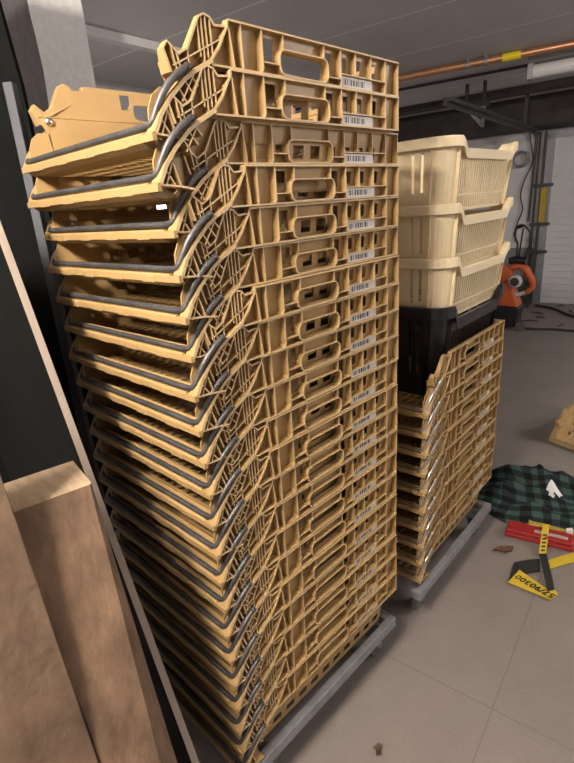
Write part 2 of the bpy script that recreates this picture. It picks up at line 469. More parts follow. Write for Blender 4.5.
def bail(rad):
    b = MB()
    side = [(0.001, -0.092, -0.0765), (0.001, -0.100, -0.0808), (0.0, -0.113, -0.0895), (-0.001, -0.128, -0.1025), (-0.004, -0.140, -0.1175), (-0.008, -0.149, -0.135), (-0.0125, -0.1545, -0.1495)]
    pts = [(x, y, z+ZT) for x, y, z in side]
    pts += [(-0.0165, -0.1580, -0.1555+ZT), (-0.024, -0.1600, -0.1582+ZT), (-0.038, -0.161, -0.1585+ZT)]
    far = [(-W-x, y+0.020*min(1, max(0, (z-ZT+0.158)/0.03)), z-0.006*min(1, max(0, (z-ZT+0.158)/0.03))) for x, y, z in reversed(pts)]
    mid = [(-W*f, -0.161, -0.158+ZT) for f in (0.25, 0.5, 0.75)]
    full = pts+mid+far
    r = [rad]*len(full); r[0] = r[-1] = rad*0.8
    b.tube(full, r, 10)
    for k in (0, -1):
        e = full[k]; b.lathe([(0.0052, -0.004), (0.0062, 0.0), (0.0052, 0.004), (0.002, 0.006)], 'x', (e[0], e[1], e[2]), 10)
    return b

def rivet(far):
    b = MB(); x = xlo(-0.079)-0.0025
    prof = [(0.0095, 0.0), (0.0095, 0.002), (0.008, 0.0045), (0.005, 0.0065), (0.0015, 0.0072)]
    if far: b.lathe(prof, 'x', (-W-x, -0.100, -0.079+ZT), 16)
    else: b.lathe([(r, -h) for r, h in prof], 'x', (x, -0.100, -0.079+ZT), 16)
    return b

def make_tray(label, group, steel, rad):
    t = thing('bread_tray', label, 'crate', group=group)
    side_wall(False).build('side_wall', [M['tray'], M['tray_edge_light']], t)
    side_wall(True).build('side_wall', [M['tray'], M['tray_edge_light']], t)
    rear_wall().build('rear_wall', M['tray'], t)
    base_grid().build('base', M['tray'], t)
    front_lip().build('front_lip', M['tray'], t)
    tag(bail(rad).build('bail', steel, t, smooth=True), 'steel rod bail')
    for far in (False, True): tag(rivet(far).build('rivet', M['rivet'], t, smooth=True), 'shiny domed rivet')
    lb = MB(); z0, z1 = 0.1245, 0.1435
    vs = []
    for xo in (0.0014, 0.0004):
        for y, z in ((0.2935, z0), (0.402, z0), (0.402, z1), (0.2935, z1)): vs.append((-0.0065+xo, y, z))
    lb.add(vs, [(0, 1, 2, 3), (7, 6, 5, 4), (0, 4, 5, 1), (1, 5, 6, 2), (2, 6, 7, 3), (3, 7, 4, 0)])
    lb.box(-0.0250, -0.0062, 0.2945, 0.401, 0.126, 0.142)
    tag(lb.build('barcode_label', M['barcode'], t), 'white label printed with a barcode')
    return t

ORD = ['topmost', 'second', 'third', 'fourth', 'fifth', 'sixth', 'seventh', 'eighth', 'ninth', 'tenth', 'eleventh', 'twelfth',
       'thirteenth', 'fourteenth', 'fifteenth', 'sixteenth', 'seventeenth', 'eighteenth', 'nineteenth', 'twentieth']
JIT = [(0.0108, -0.0142, -0.001), (0.0154, -0.0213, -0.0025), (-0.0028, 0.0078, 0.0019), (0.0081, -0.002, 0.006), (0.0047, 0.0011, 0.0041),
       (-0.0012, 0.0067, 0.0017), (0.0051, -0.0015, -0.001), (0.0008, 0.0013, -0.0086), (-0.0037, 0.0056, -0.0099), (-0.0057, 0.0091, -0.0102),
       (-0.0059, 0.007, -0.0044), (-0.0052, 0.0061, -0.0061), (-0.0076, 0.0077, -0.0105), (-0.0079, 0.0083, -0.009), (-0.007, 0.0032, -0.0095),
       (-0.006, 0.0037, -0.007), (-0.003, 0.0013, -0.0041), (-0.0031, -0.001, -0.0037), (-0.0028, -0.0043, -0.0104), (-0.0036, -0.0043, -0.0154),
       (-0.0026, -0.0083, -0.0168)]
g1 = 'ochre bread trays in the tall near stack'
first = make_tray('ochre bread tray with dark bail, topmost of the tall near stack', g1, M['steel_dark'], 0.0055)
for k in range(21):
    if k == 0: t = first
    elif k == 20: t = dup(first, 'ochre bread tray with dark bail, bottom of the tall near stack, resting on the dolly')
    else: t = dup(first, 'ochre bread tray with dark bail, %s from the top of the tall near stack' % ORD[k])
    dx, dy, a = JIT[k]
    t.location = (dx, dy, 1.56-PITCH*k+0.0005); t.rotation_euler = (0, 0, a)

# second, lower stack
A2 = radians(2.7); U2 = Vector((-sin(A2), cos(A2), 0)); N2 = Vector((cos(A2), sin(A2), 0))
O2 = Vector((-0.036, 1.34, 0)); O2 = O2-U2*(O2.dot(U2))          # foot of the outer face at along = 0
g2 = 'ochre bread trays in the low stack behind'
t2 = make_tray('ochre bread tray with bright bail, topmost of the low stack, holding the black crate', g2, M['steel'], 0.0045)
for k in range(10):
    if k == 0: t = t2
    elif k == 9: t = dup(t2, 'ochre bread tray with bright bail, bottom of the low stack, resting on the far dolly')
    else: t = dup(t2, 'ochre bread tray with bright bail, %s from the top of the low stack' % ORD[k])
    z = 0.1505+PITCH*(9-k)
    p = O2+U2*(0.836+0.026*(9-k)/9+random.uniform(-0.002, 0.002))+N2*random.uniform(-0.002, 0.002)
    t.location = (p.x, p.y, z); t.rotation_euler = (0, 0, A2+random.uniform(-0.004, 0.004))

# lone tray on the floor at the right
lone = dup(t2, 'ochre bread tray standing alone on the floor at the right edge')
lone['group'] = 'loose bread tray'; del lone['group']
al = radians(-14)
cw = Vector((-0.095, 2.365, 0)); lc = Vector((-W+0.004, -0.168, 0)); lc.rotate(Matrix.Rotation(al, 3, 'Z'))
lone.location = cw-lc; lone.location.z = 0.0; lone.rotation_euler = (0, 0, al)

# ------------------------------------------------------------------ dollies
def dolly(label, loc, rz, x0=-W-0.004, x1=0.004, y0=-0.155, y1=0.499, h=0.15):
    t = thing('dolly', label, 'dolly', loc, rz)
    b = MB(); th = 0.028
    for (xa, xb, ya, yb) in ((x0, x0+0.026, y0, y1), (x1-0.026, x1, y0, y1), (x0+0.026, x1-0.026, y0, y0+0.026), (x0+0.026, x1-0.026, y1-0.026, y1)):
        b.box(xa, xb, ya, yb, h-th-0.004, h-0.001)
    # raised locating edge
    for (xa, xb, ya, yb) in ((x1-0.004, x1, y0, y1), (x0, x0+0.004, y0, y1), (x0+0.004, x1-0.004, y0, y0+0.004), (x0+0.004, x1-0.004, y1-0.004, y1)):
        b.box(xa, xb, ya, yb, h-0.002, h+0.004)
    b.build('frame', M['dolly'], t, bevel=0.002)
    for xc in (x0+0.055, x1-0.055):
        for yc in (y0+0.07, y1-0.07):
            c = MB(); c.box(xc-0.032, xc+0.032, yc-0.032, yc+0.032, h-th-0.008, h-th-0.003)
            for s in (-1, 1):
                c.plate([(yc-0.022, h-th-0.007), (yc+0.022, h-th-0.007), (yc+0.034, 0.040), (yc+0.018, 0.036)], [], lambda u, v, w: Vector((w, u, v)), xc+s*0.022-0.0012, xc+s*0.022+0.0012)
            c.cyl((xc-0.027, yc+0.026, 0.043), (xc+0.027, yc+0.026, 0.043), 0.006, 10)
            co = c.build('caster', M['dolly'], t)
            w = MB(); w.lathe([(0.020, -0.015), (0.039, -0.014), (0.043, -0.009), (0.043, 0.009), (0.039, 0.014), (0.020, 0.015)], 'x', (xc, yc+0.026, 0.043), 24)
            w.build('wheel', M['wheel'], co, smooth=True)
    return t
dolly('grey steel dolly on casters under the tall near stack', (-0.006, -0.006, 0), radians(-0.6))
p = O2+U2*0.800+N2*0.012
dolly('grey steel dolly on casters under the low stack behind', (p.x, p.y, 0), A2, y0=-0.165, y1=0.515)

# ------------------------------------------------------------------ rim-dipped crates on the low stack
def make_crate(name, label, m, y0, y1, x0, x1, h, taper, rim_h, dip, rows, group=None, ztop=1.0):
    """own frame: base centre, x across, y along, walls flare by taper towards the rim"""
    hx, hy = (x1-x0)/2, (y1-y0)/2; rc = 0.055
    t = thing(name, label, 'crate', (0, 0, 0), A2, group)
    # perimeter samples (position, outward normal, zone)
    per = []
    def lin(a, b, nrm, cuts, zone):
        a, b = Vector(a), Vector(b)
        for c in cuts: per.append((a.lerp(b, c), Vector(nrm), zone))
    def cuts(n, w, e0, e1):
        out = [0.0]
        for i in range(n):
            c = e0+(e1-e0)*(i+0.5)/n; out += [c-w/2, c+w/2]
        return out+[1.0]
    def arc(cx, cy, a0):
        for i in range(1, 6):
            a = radians(a0+90*i/6); per.append((Vector((cx+rc*cos(a), cy+rc*sin(a))), Vector((cos(a), sin(a))), 'c'))
    L = 2*(hy-rc); Wd = 2*(hx-rc)
    cl = cuts(24, 0.0105/L, 0.03, 0.97); cs = cuts(8, 0.010/Wd, 0.06, 0.94)
    lin((hx, -hy+rc), (hx, hy-rc), (1, 0), cl, 'L'); arc(hx-rc, hy-rc, 0)
    lin((hx-rc, hy), (-hx+rc, hy), (0, 1), cs, 'S'); arc(-hx+rc, hy-rc, 90)
    lin((-hx, hy-rc), (-hx, -hy+rc), (-1, 0), cl, 'L'); arc(-hx+rc, -hy+rc, 180)
    lin((-hx+rc, -hy), (hx-rc, -hy), (0, -1), cs, 'S'); arc(hx-rc, -hy+rc, 270)
    n = len(per)
    def H(i):
        p, nm, z = per[i % n]
        if abs(nm.x) > 0.9:
            a = abs(p.y)/hy
            k = min(1, max(0, (0.78-a)/0.10))
            return h-dip*k
        if nm.y > 0.9:
            return h-dip*min(1, max(0, (0.72-abs(p.x)/hx)/0.14))
        return h
    vs = [0.0, 0.06, 0.26, 0.30, 0.86, 1.0] if rows == 2 else [0.0, 0.06, 0.40, 0.50, 0.90, 1.0]
    def f(u, v, w):
        i = int(round(u)) % n; p, nm, z = per[i]
        top = H(i)*v
        k = 1-taper*(1-top/h)
        kx, ky = (hx-taper*(1-top/h))/hx, (hy-taper*(1-top/h))/hy
        q = Vector((p.x*kx, p.y*ky))+nm*w
        return Vector((q.x, q.y, top))
    def solid(i, j):
        z0, z1 = per[i % n][2], per[(i+1) % n][2]
        if z0 != z1: return True
        # slot columns are every other cell on straight runs
        k = i
        while per[(k-1) % n][2] == z0: k -= 1
        idx = i-k
        if z0 == 'L': return not (idx % 2 == 1 and j in (1, 3))
        if z0 == 'S': return not (idx % 2 == 1 and j == 3 and (idx//2) in (0, 1, 3, 4, 6, 7)) if rows == 2 else not (idx % 2 == 1 and j in (1, 3) and (idx//2) % 2 == 0)
        return True
    b = MB()
    us = list(range(n+1))
    b.grid(us, vs, solid, f, -0.003, 0.0)
    b.build('body', m, t, smooth=False)
    # floor of the crate
    fl = MB(); fx, fy = hx-taper-0.003, hy-taper-0.003
    fl.plate(rrect(-fx, fx, -fy, fy, rc*0.9, 5), [rect(-fx+0.05+i*0.05, -fx+0.08+i*0.05, -fy+0.05+j*0.06, -fy+0.09+j*0.06)
             for i in range(int((2*fx-0.1)/0.05)) for j in range(int((2*fy-0.1)/0.06))], lambda u, v, w: Vector((u, v, w)), 0.001, 0.005)
    fl.build('base', m, t)
    # rim: rounded cap ring following the dip
    r = MB(); ring = []
    sec = [(-0.004, 0.0), (-0.004, 0.004), (0.002, 0.007), (0.014, 0.007), (0.0175, 0.003), (0.0175, -rim_h), (0.0145, -rim_h), (0.0145, -0.002), (0.0, -0.004)]
    m_ = len(sec); vsr = []
    for i in range(n):
        p, nm, z = per[i]; hh = H(i)
        kx, ky = (hx-taper*(1-hh/h))/hx, (hy-taper*(1-hh/h))/hy
        for o, zz in sec: vsr.append((p.x*kx+nm.x*o, p.y*ky+nm.y*o, hh+zz))
    fs = []
    for i in range(n):
        j = (i+1) % n
        for k in range(m_): fs.append((i*m_+k, i*m_+(k+1) % m_, j*m_+(k+1) % m_, j*m_+k))
    r.add(vsr, fs); r.build('rim', m, t)
    # upright ribs outside the rounded corners and on the short sides
    for i in range(n):
        p, nm, z = per[i]
        if z == 'c': continue
        zp, zn = per[(i-1) % n][2], per[(i+1) % n][2]
        if zp == 'c' or zn == 'c':
            rb = MB(); tq = Vector((-nm.y, nm.x))
            vv = []
            for v in (0.02, 1.0):
                top = h*v*0.985; kx, ky = (hx-taper*(1-top/h))/hx, (hy-taper*(1-top/h))/hy
                q = Vector((p.x*kx, p.y*ky))
                for s, o in ((-1, -0.001), (1, -0.001), (1, 0.010), (-1, 0.010)):
                    e = q+tq*s*0.0014+nm*o; vv.append((e.x, e.y, top))
            rb.add(vv, [(0, 1, 2, 3), (7, 6, 5, 4), (0, 4, 5, 1), (1, 5, 6, 2), (2, 6, 7, 3), (3, 7, 4, 0)]); rb.build('corner_rib', m, t)
    c = O2+U2*((y0+y1)/2)+N2*((x0+x1)/2)
    t.location = (c.x, c.y, ztop-h-0.007)
    return t
g3 = 'cream crates stacked on the black crate'
XO = -0.022
make_crate('storage_crate', 'deep black plastic crate standing in the top tray under the cream crates', M['black_plastic'], 0.846, 1.398, XO-0.405, XO-0.006, 0.335, 0.040, 0.030, 0.050, 2, ztop=1.118)
make_crate('storage_crate', 'lowest of three cream slotted crates, nested in the black crate', M['cream'], 0.842, 1.412, XO-0.40, XO, 0.200, 0.020, 0.022, 0.040, 2, g3, 1.276)
make_crate('storage_crate', 'middle one of three cream slotted crates above the black crate', M['cream'], 0.842, 1.412, XO-0.40, XO, 0.200, 0.020, 0.022, 0.040, 2, g3, 1.437)
make_crate('storage_crate', 'topmost of three cream slotted crates, open to the ceiling', M['cream'], 0.842, 1.420, XO-0.40, XO, 0.205, 0.020, 0.022, 0.032, 2, g3, 1.624)

# ------------------------------------------------------------------ black plywood sheet and timbers at the left
def oriented(P, ex, ey, ez):
    m = Matrix.Identity(4)
    for i, e in enumerate((ex, ey, ez)):
        for r in range(3): m[r][i] = e[r]
    m[0][3], m[1][3], m[2][3] = P
    return m
e = Vector((0.356, -0.002, -0.998)).normalized()               # down along the sheet's edge
nY = Vector((0, -1, 0)); nY = (nY-e*nY.dot(e)).normalized()      # the black face looks towards -y
h_ = e.cross(nY).normalized()
if h_.x > 0: h_ = -h_
T0 = Vector((-0.334, -0.309, 1.444))
top = T0-e*0.16
cor = T0+e*((1.444-0.225)/0.945)
Ls = (cor-top).length; Ws = 0.60
t = thing('plywood_sheet', 'black film-faced plywood sheet leaning left, pale ply edge showing', 'plywood sheet', cor+h_*Ws)
def loc_pts(o, pts): return [Vector(p)-Vector(o.location) for p in pts]
b = MB()
fr = []
for w in (0.0068, -0.0068):
    fr += [cor+nY*w, cor+h_*Ws+nY*w, top+h_*Ws+nY*w, top+nY*w]
b.add(loc_pts(t, fr), [(0, 1, 2, 3), (7, 6, 5, 4), (0, 4, 5, 1), (1, 5, 6, 2), (2, 6, 7, 3), (3, 7, 4, 0)])
b.build('panel', M['film'], t)
# bare edge strip: local frame with y across the thickness
bo = MB(); bo.box(0, 0.0006, -0.0070, 0.0070, 0, Ls)
eo = bo.build('ply_edge', M['ply_edge'], t)
mx = oriented(cor-h_*0.0004-t.location, -h_, nY, -e)
eo.matrix_local = mx
tag(eo, 'pale bare plywood edge')

def timber(name, label, cat, P0, e, wy, wx, zrot, top_z, mats, wane=None):
    """leaning timber; P0 = top right front corner; e = down direction; front looks to +x, width runs to -y"""
    ez = -e.normalized(); ey = Vector((sin(zrot), cos(zrot), 0)); ey = (ey-ez*ey.dot(ez)).normalized(); ex = ey.cross(ez)
    L = P0.z/ez.z+0.06
    o = bpy.data.objects.new(name, None)
    b = MB()
    # section corner order: front right, front left, back left, back right; ends kept level
    def pt(x, y, s):
        q = P0+ex*x+ey*y-ez*s
        return q
    def lvl(x, y, z):
        q = P0+ex*x+ey*y
        s = (q.z-z)/ez.z
        return q-ez*s
    rows = 14; vs = []
    for k in range(rows+1):
        z = top_z*(1-k/rows)
        wn = wane(k/rows) if wane else 0.002
        sec = [(-wn, 0), (0, -wn*0.9), (0, -wy+0.002), (-0.002, -wy), (-wx, -wy), (-wx, 0)]
        for i, (x, y) in enumerate(sec):
            j = 0.0 if k in (0,) else 0.0012*sin(k*2.3+i*1.7)
            vs.append(lvl(x+(j if i < 4 else 0), y, z))
    m = 6; fs = []
    for k in range(rows):
        for i in range(m):
            fs.append((k*m+i, k*m+(i+1) % m, (k+1)*m+(i+1) % m, (k+1)*m+i))
    org = sum((vs[-1-i] for i in range(m)), Vector())/m
    vs = [v-org for v in vs]
    b.add(vs, fs, 0)
    b.add([vs[i] for i in range(m)], [tuple(range(m))], 1); b.add([vs[rows*m+i] for i in range(m)], [tuple(range(m-1, -1, -1))], 1)
    ob = b.build(name, mats); ob.location = org
    tag(ob, label, cat)
    return ob
timber('timber_post', 'thick square sawn timber with pale cut top, leaning on the black sheet', 'timber', Vector((-0.022, -0.367, 1.071)), Vector((0.195, 0.007, -0.98)),
       0.120, 0.105, radians(9), 1.071, [M['timber'], M['timber_end']], wane=lambda f: 0.004+0.035*min(1, f*2.0))
timber('timber_board', 'broad weathered brown board at the left edge beside the timber post', 'timber', Vector((-0.025, -0.492, 1.36)), Vector((0.10, 0.010, -0.95)),
       0.30, 0.045, radians(-2), 1.36, [M['board'], M['timber_end']])

# ------------------------------------------------------------------ the garage
def room_pt(u, v, z=0):            # room axes through the left foot of the garage door
    return Vector((-1.48+u*cos(RA)-v*sin(RA), 6.44+u*sin(RA)+v*cos(RA), z))
def rbox(b, u0, u1, v0, v1, z0, z1, mi=0):
    vs = [room_pt(u, v, z) for z in (z0, z1) for v in (v0, v1) for u in (u0, u1)]
    b.add(vs, [(0, 2, 3, 1), (4, 5, 7, 6), (0, 1, 5, 4), (2, 6, 7, 3), (0, 4, 6, 2), (1, 3, 7, 5)], mi)
def struct(name, b, m): return tag(b.build(name, m), kind='structure')
ZC = 2.42
U0, U1, V0, V1 = -2.3, 5.4, -10.3, 0.0
b = MB(); rbox(b, U0-0.2, U1+0.2, V0-0.2, V1+0.25, -0.1, 0.0); struct('floor', b, M['floor'])
b = MB(); rbox(b, U0-0.2, U1+0.2, V0-0.2, V1+0.25, ZC, ZC+0.15); struct('ceiling', b, M['ceiling'])
DW = 2.5
b = MB(); rbox(b, U0, 0.0, V1, V1+0.2, 0, ZC); rbox(b, DW, U1, V1, V1+0.2, 0, ZC); rbox(b, 0, DW, V1, V1+0.2, 2.0, ZC); struct('wall_back', b, M['wall'])
b = MB(); rbox(b, U0, -0.135, V1-0.006, V1, 0, 0.72); struct('baseboard_back', b, M['wall_grey'])
b = MB(); rbox(b, U0-0.2, U0, V0, V1+0.2, 0, ZC); struct('wall_left', b, M['wall'])
b = MB(); rbox(b, U1, U1+0.2, V0, V1+0.2, 0, ZC); struct('wall_right', b, M['wall'])
b = MB(); rbox(b, U0-0.2, U1+0.2, V0-0.2, V0, 0, ZC); struct('wall_front', b, M['wall'])
# sectional garage door: ribbed panels
b = MB(); nrib = 24
for i in range(nrib):
    z0 = 0.0+2.0*i/nrib; z1 = 2.0*(i+1)/nrib
    d = 0.012 if i % 6 == 0 else 0.006
    rbox(b, 0.0, DW, 0.02, 0.06, z0, z1)
    rbox(b, 0.0, DW, 0.010, 0.021, z0+d*0.5, z1-0.002)
struct('door_1', b, mat('garage_door_white', (0.60, 0.60, 0.615), 0.55, var=0.05))
b = MB(); rbox(b, -0.13, -0.005, -0.02, 0.0, 0, 2.06); rbox(b, -0.13, DW+0.13, -0.02, 0.0, 2.0, 2.1); struct('trim_1', b, M['grey_metal'])
b = MB(); rbox(b, U0, U1, -0.55, -0.002, 2.105, ZC-0.001); struct('trim_2', b, M['lintel'])
# downstand batten across the ceiling
b = MB(); rbox(b, -2.0, 5.2, -1.32, -1.12, ZC-0.06, ZC-0.001); struct('trim_3', b, M['lintel'])

# vertical door track, lever, yellow cover
t = thing('door_track', 'dark steel garage door track standing left of the white door', 'door track', room_pt(-0.09, -0.05))
def rel(t, p): return Vector(p)-Vector(t.location)
def tbox(t, u0, u1, v0, v1, z0, z1, name, m):
    b = MB(); rbox(b, u0, u1, v0, v1, z0, z1); b.v = [tuple(Vector(p)-Vector(t.location)) for p in b.v]
    return b.build(name, m, t)
tbox(t, -0.12, -0.095, -0.08, -0.022, 0.0, 2.08, 'track_rail', M['dark_metal'])
tbox(t, -0.185, -0.165, -0.06, -0.021, 0.0, 2.08, 'track_rail', M['dark_metal'])
tag(tbox(t, -0.10, -0.03, -0.10, -0.081, 1.04, 1.45, 'cover', M['rail_yellow']), 'dull yellow cover strip')
for z in (1.00, 1.46, 0.66): tbox(t, -0.20, 0.03, -0.095, -0.081, z, z+0.035, 'bracket', M['dark_metal'])
# horizontal tracks under the ceiling and their hanger
t = thing('ceiling_track', 'dark horizontal door track hanging below the ceiling before the door', 'door track', room_pt(-0.5, -3.0, 2.1))
b = MB()
for dz in (0.0, 0.05):
    b.box(-0.9, 1.3, -0.012+dz, 0.012+dz, -0.05, -0.02)
# the rail runs along the room length
b = MB(); rbox(b, -0.20, -0.14, -3.4, -0.3, 2.075, 2.10); rbox(b, -0.20, -0.18, -3.4, -0.3, 2.05, 2.10)
b.v = [tuple(rel(t, p)) for p in b.v]; b.build('track_rail', M['dark_metal'], t)
for v in (-0.9,):
    b = MB(); rbox(b, -0.19, -0.16, v-0.02, v+0.02, 2.10, ZC-0.001)
    b.v = [tuple(rel(t, p)) for p in b.v]; b.build('hanger', M['dark_metal'], t)
# opener bracket
t = thing('ceiling_bracket', 'grey triangular steel bracket hanging from the ceiling above the cream crates', 'bracket', (-1.63, 4.5, ZC))
b = MB(); b.box(-0.13, 0.13, -0.02, 0.02, -0.21, -0.17); b.build('crossbar', M['dark_metal'], t)
for x in (-0.085, 0.085):
    b = MB(); b.box(x-0.012, x+0.012, -0.015, 0.015, -0.171, 0.0); b.build('strut', M['dark_metal'], t)
b = MB()
b.plate([(-0.09, -0.21), (0.10, -0.21), (0.095, -0.385), (0.065, -0.385)], [[(-0.04, -0.235), (0.065, -0.235), (0.068, -0.335)]], lambda u, v, w: Vector((u, w, v)), -0.006, 0.006)
b.build('plate', M['grey_metal'], t)

# copper pipe
def seg(p, q, n=2): return [Vector(p).lerp(Vector(q), i/(n-1)) for i in range(n)]
P1 = Vector((-1.80, 3.47, 2.385)); P2 = Vector((-0.60, 3.74, 2.385)); dd = (P2-P1).normalized()
Pa = P1-dd*1.3; Pb = P1+dd*4.6
t = thing('copper_pipe', 'long copper pipe under the ceiling with a yellow tape band', 'pipe', Pa)
b = MB(); b.tube([rel(t, Pa), rel(t, Pb)], 0.026, 14); b.build('tube', M['copper'], t, smooth=True)
q0 = P1+dd*0.775; q1 = P1+dd*0.90
b = MB(); b.tube([rel(t, q0), rel(t, q1)], 0.0285, 14); tag(b.build('tape_band', M['yellow_tape'], t, smooth=True), 'yellow tape band')
for s in (0.53, 0.66, 2.4):
    q = P1+dd*s; b = MB()
    b.tube([rel(t, q+Vector((0, 0, 0.0)))+dd*-0.012, rel(t, q)+dd*0.012], 0.031, 12)
    b.box(-0.006, 0.006, -0.006, 0.006, 0.02, 0.0345, Matrix.Translation(rel(t, q)))
    b.tube([rel(t, q)+Vector((0, -0.05, 0.034)), rel(t, q)+Vector((0, 0, 0.02))], 0.006, 8)
    b.build('pipe_clip', M['grey_metal'], t)
# fluorescent batten, unlit
Q1 = Vector((-1.02, 4.02, 2.36)); ld = (Vector((cos(RA+0.05), sin(RA+0.05), 0)))
lf = Vector((-0.90, 3.55, 2.33))
ang = math.atan2(ld.y, ld.x)
t = thing('ceiling_light', 'unlit fluorescent batten light with a bare tube below the copper pipe', 'ceiling light', (-0.97, 3.96, ZC), ang)
b = MB(); b.box(0.0, 1.5, -0.065, 0.065, -0.055, -0.001); b.build('housing', M['fixture'], t, bevel=0.004)
b = MB(); b.tube([(0.04, 0, -0.112), (1.46, 0, -0.112)], 0.048, 16); b.build('lamp_tube', M['tube'], t, smooth=True)
for x in (0.012, 1.488):
    b = MB(); b.box(x-0.012, x+0.030 if x < 1 else x+0.012, -0.052, 0.052, -0.168, -0.0555); b.build('lamp_holder', M['grey_metal'], t, bevel=0.004)
# thin conduits on the ceiling
b = MB(); b.tube([(-3.4, 3.72, 2.405), (2.6, 4.95, 2.405)], 0.011, 8); o = b.build('conduit', M['dark_metal'], smooth=True)
tag(o, 'thin dark conduit along the ceiling behind the copper pipe', 'conduit')
b = MB(); 
c0 = Vector((-2.04, -0.2, 0)); c1 = Vector((-2.40, 3.1, 0))
dl = (c1-c0).normalized(); pr = Vector((dl.y, -dl.x, 0))
for a0, a1, z0, z1 in ((0.0, 0.06, 2.375, ZC-0.001),):
    vs = [c0+pr*a+Vector((0, 0, z)) for z in (z0, z1) for a in (a0, a1)]+[c1+pr*a+Vector((0, 0, z)) for z in (z0, z1) for a in (a0, a1)]
    b.add(vs, [(0, 1, 3, 2), (4, 6, 7, 5), (0, 4, 5, 1), (2, 3, 7, 6), (0, 2, 6, 4), (1, 5, 7, 3)])
tag(b.build('cable_trunking', M['pipe_white']), 'white cable trunking on the ceiling right of the white column', 'trunking')
# darker far-left ceiling strip is the same slab: nothing more there

# column
b = MB()
cx, cy = -1.60, 0.400
nz = 40
# rough plastered shaft: +x and +y faces white, others grey
rowsZ = [ZC*i/nz for i in range(nz+1)]
vs = []; fs = []
for i, z in enumerate(rowsZ):
    j = 0.014*noise.noise(Vector((1.3, 2.1, z*9)))+0.010*noise.noise(Vector((5.1, 0.2, z*30)))
    k = 0.006*noise.noise(Vector((7.7, 3.1, z*12)))
    for (x, y) in ((cx+0.004, cy+j), (cx+0.004, cy+0.222+k), (cx-0.40, cy+0.222), (cx-0.40, cy+j)): vs.append((x, y, z))
for i in range(nz):
    for q in range(4):
        fs.append((i*4+q, i*4+(q+1) % 4, (i+1)*4+(q+1) % 4, (i+1)*4+q))
for i, f in enumerate(fs):
    pass
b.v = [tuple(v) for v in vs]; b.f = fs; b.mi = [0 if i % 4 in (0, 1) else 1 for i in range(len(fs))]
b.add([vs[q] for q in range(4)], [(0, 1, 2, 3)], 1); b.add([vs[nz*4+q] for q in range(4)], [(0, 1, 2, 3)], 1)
struct('trim_4', b, [M['plaster'], M['grey_plaster']])

# things leaning by the column
def plank(name, label, cat, P, Q, wdir, wid, thk, m):
    P, Q = Vector(P), Vector(Q); ez = (Q-P); L = ez.length; ez.normalize()
    ex = Vector(wdir); ex = (ex-ez*ex.dot(ez)).normalized(); ey = ez.cross(ex)
    b = MB(); b.box(-wid/2, wid/2, -thk/2, thk/2, 0, L)
    o = b.build(name, m, bevel=0.002); o.matrix_world = oriented(P, ex, ey, ez)
    return tag(o, label, cat)
Bp = Vector((-0.752, -0.028, 0)); hp = Vector((-0.714, -0.70, 0)); npn = Vector((0.70, -0.714, 0))
b = MB(); b.plate([(0.03, 0.0), (0.45, 0.0), (0.45, 2.30), (0.05, 2.30), (0.024, 1.97), (0.012, 1.80), (0.012, 1.0)], [], lambda u, v, w: hp*u+npn*w+Vector((0, 0, v)), -0.01, 0.01)
o = b.build('dark_panel', M['film'], bevel=0.002); o.location = Bp
tag(o, 'tall black panel standing at the left, in front of the white column', 'panel')
plank('steel_rail', 'grey steel rail standing between the black panel and the tall tray stack', 'rail', (-0.585, -0.150, 0.01), (-0.665, -0.105, 1.78), (0.7, 0.7, 0), 0.022, 0.03, M['rail_metal'])
# lit wall lamp seen through the holes of the top trays
t = thing('wall_lamp', 'lit white wall lamp glimpsed through the top trays of the tall stack', 'lamp', (-2.62, 1.42, 1.47), radians(-60))
b = MB(); b.box(-0.24, 0.24, 0.0, 0.05, 0.0, 0.18); b.build('housing', M['fixture'], t)
b = MB(); b.box(-0.22, 0.22, -0.03, -0.001, 0.015, 0.165); b.build('diffuser', M['glow'], t, bevel=0.006)
t.rotation_euler = (0, 0, radians(65))

# ------------------------------------------------------------------ cables and machine near the door
def cable(name, label, pts, r, m, cat='cable'):
    # catmull-rom
    P = [Vector(p) for p in pts]; out = []
    for i in range(len(P)-1):
        p0, p1, p2, p3 = P[max(i-1, 0)], P[i], P[i+1], P[min(i+2, len(P)-1)]
        for k in range(8):
            s = k/8
            out.append(0.5*((2*p1)+(p2-p0)*s+(2*p0-5*p1+4*p2-p3)*s*s+(3*p1-p0-3*p2+p3)*s**3))
    out.append(P[-1])
    b = MB(); b.tube(out, r, 8)
    return tag(b.build(name, m, smooth=True), label, cat)
w = lambda u, z, v=-0.03: room_pt(u, v, z)
cable('cable', 'dark cable wandering down the white wall left of the door', [w(-0.30, 2.08), w(-0.26, 1.90), w(-0.24, 1.76), w(-0.33, 1.50), w(-0.345, 1.35), w(-0.31, 1.20), w(-0.36, 1.02), w(-0.37, 0.80)], 0.008, M['cable'])
b = MB(); b.tube([w(-0.225, 2.08, -0.02), w(-0.235, 1.2, -0.02), w(-0.24, 1.05, -0.02)], 0.006, 8); b.tube([w(-0.205, 2.08, -0.02), w(-0.225, 1.05, -0.02)], 0.005, 8)
tag(b.build('conduit', M['dark_metal']), 'pair of thin straight conduits on the wall beside the door track', 'conduit')
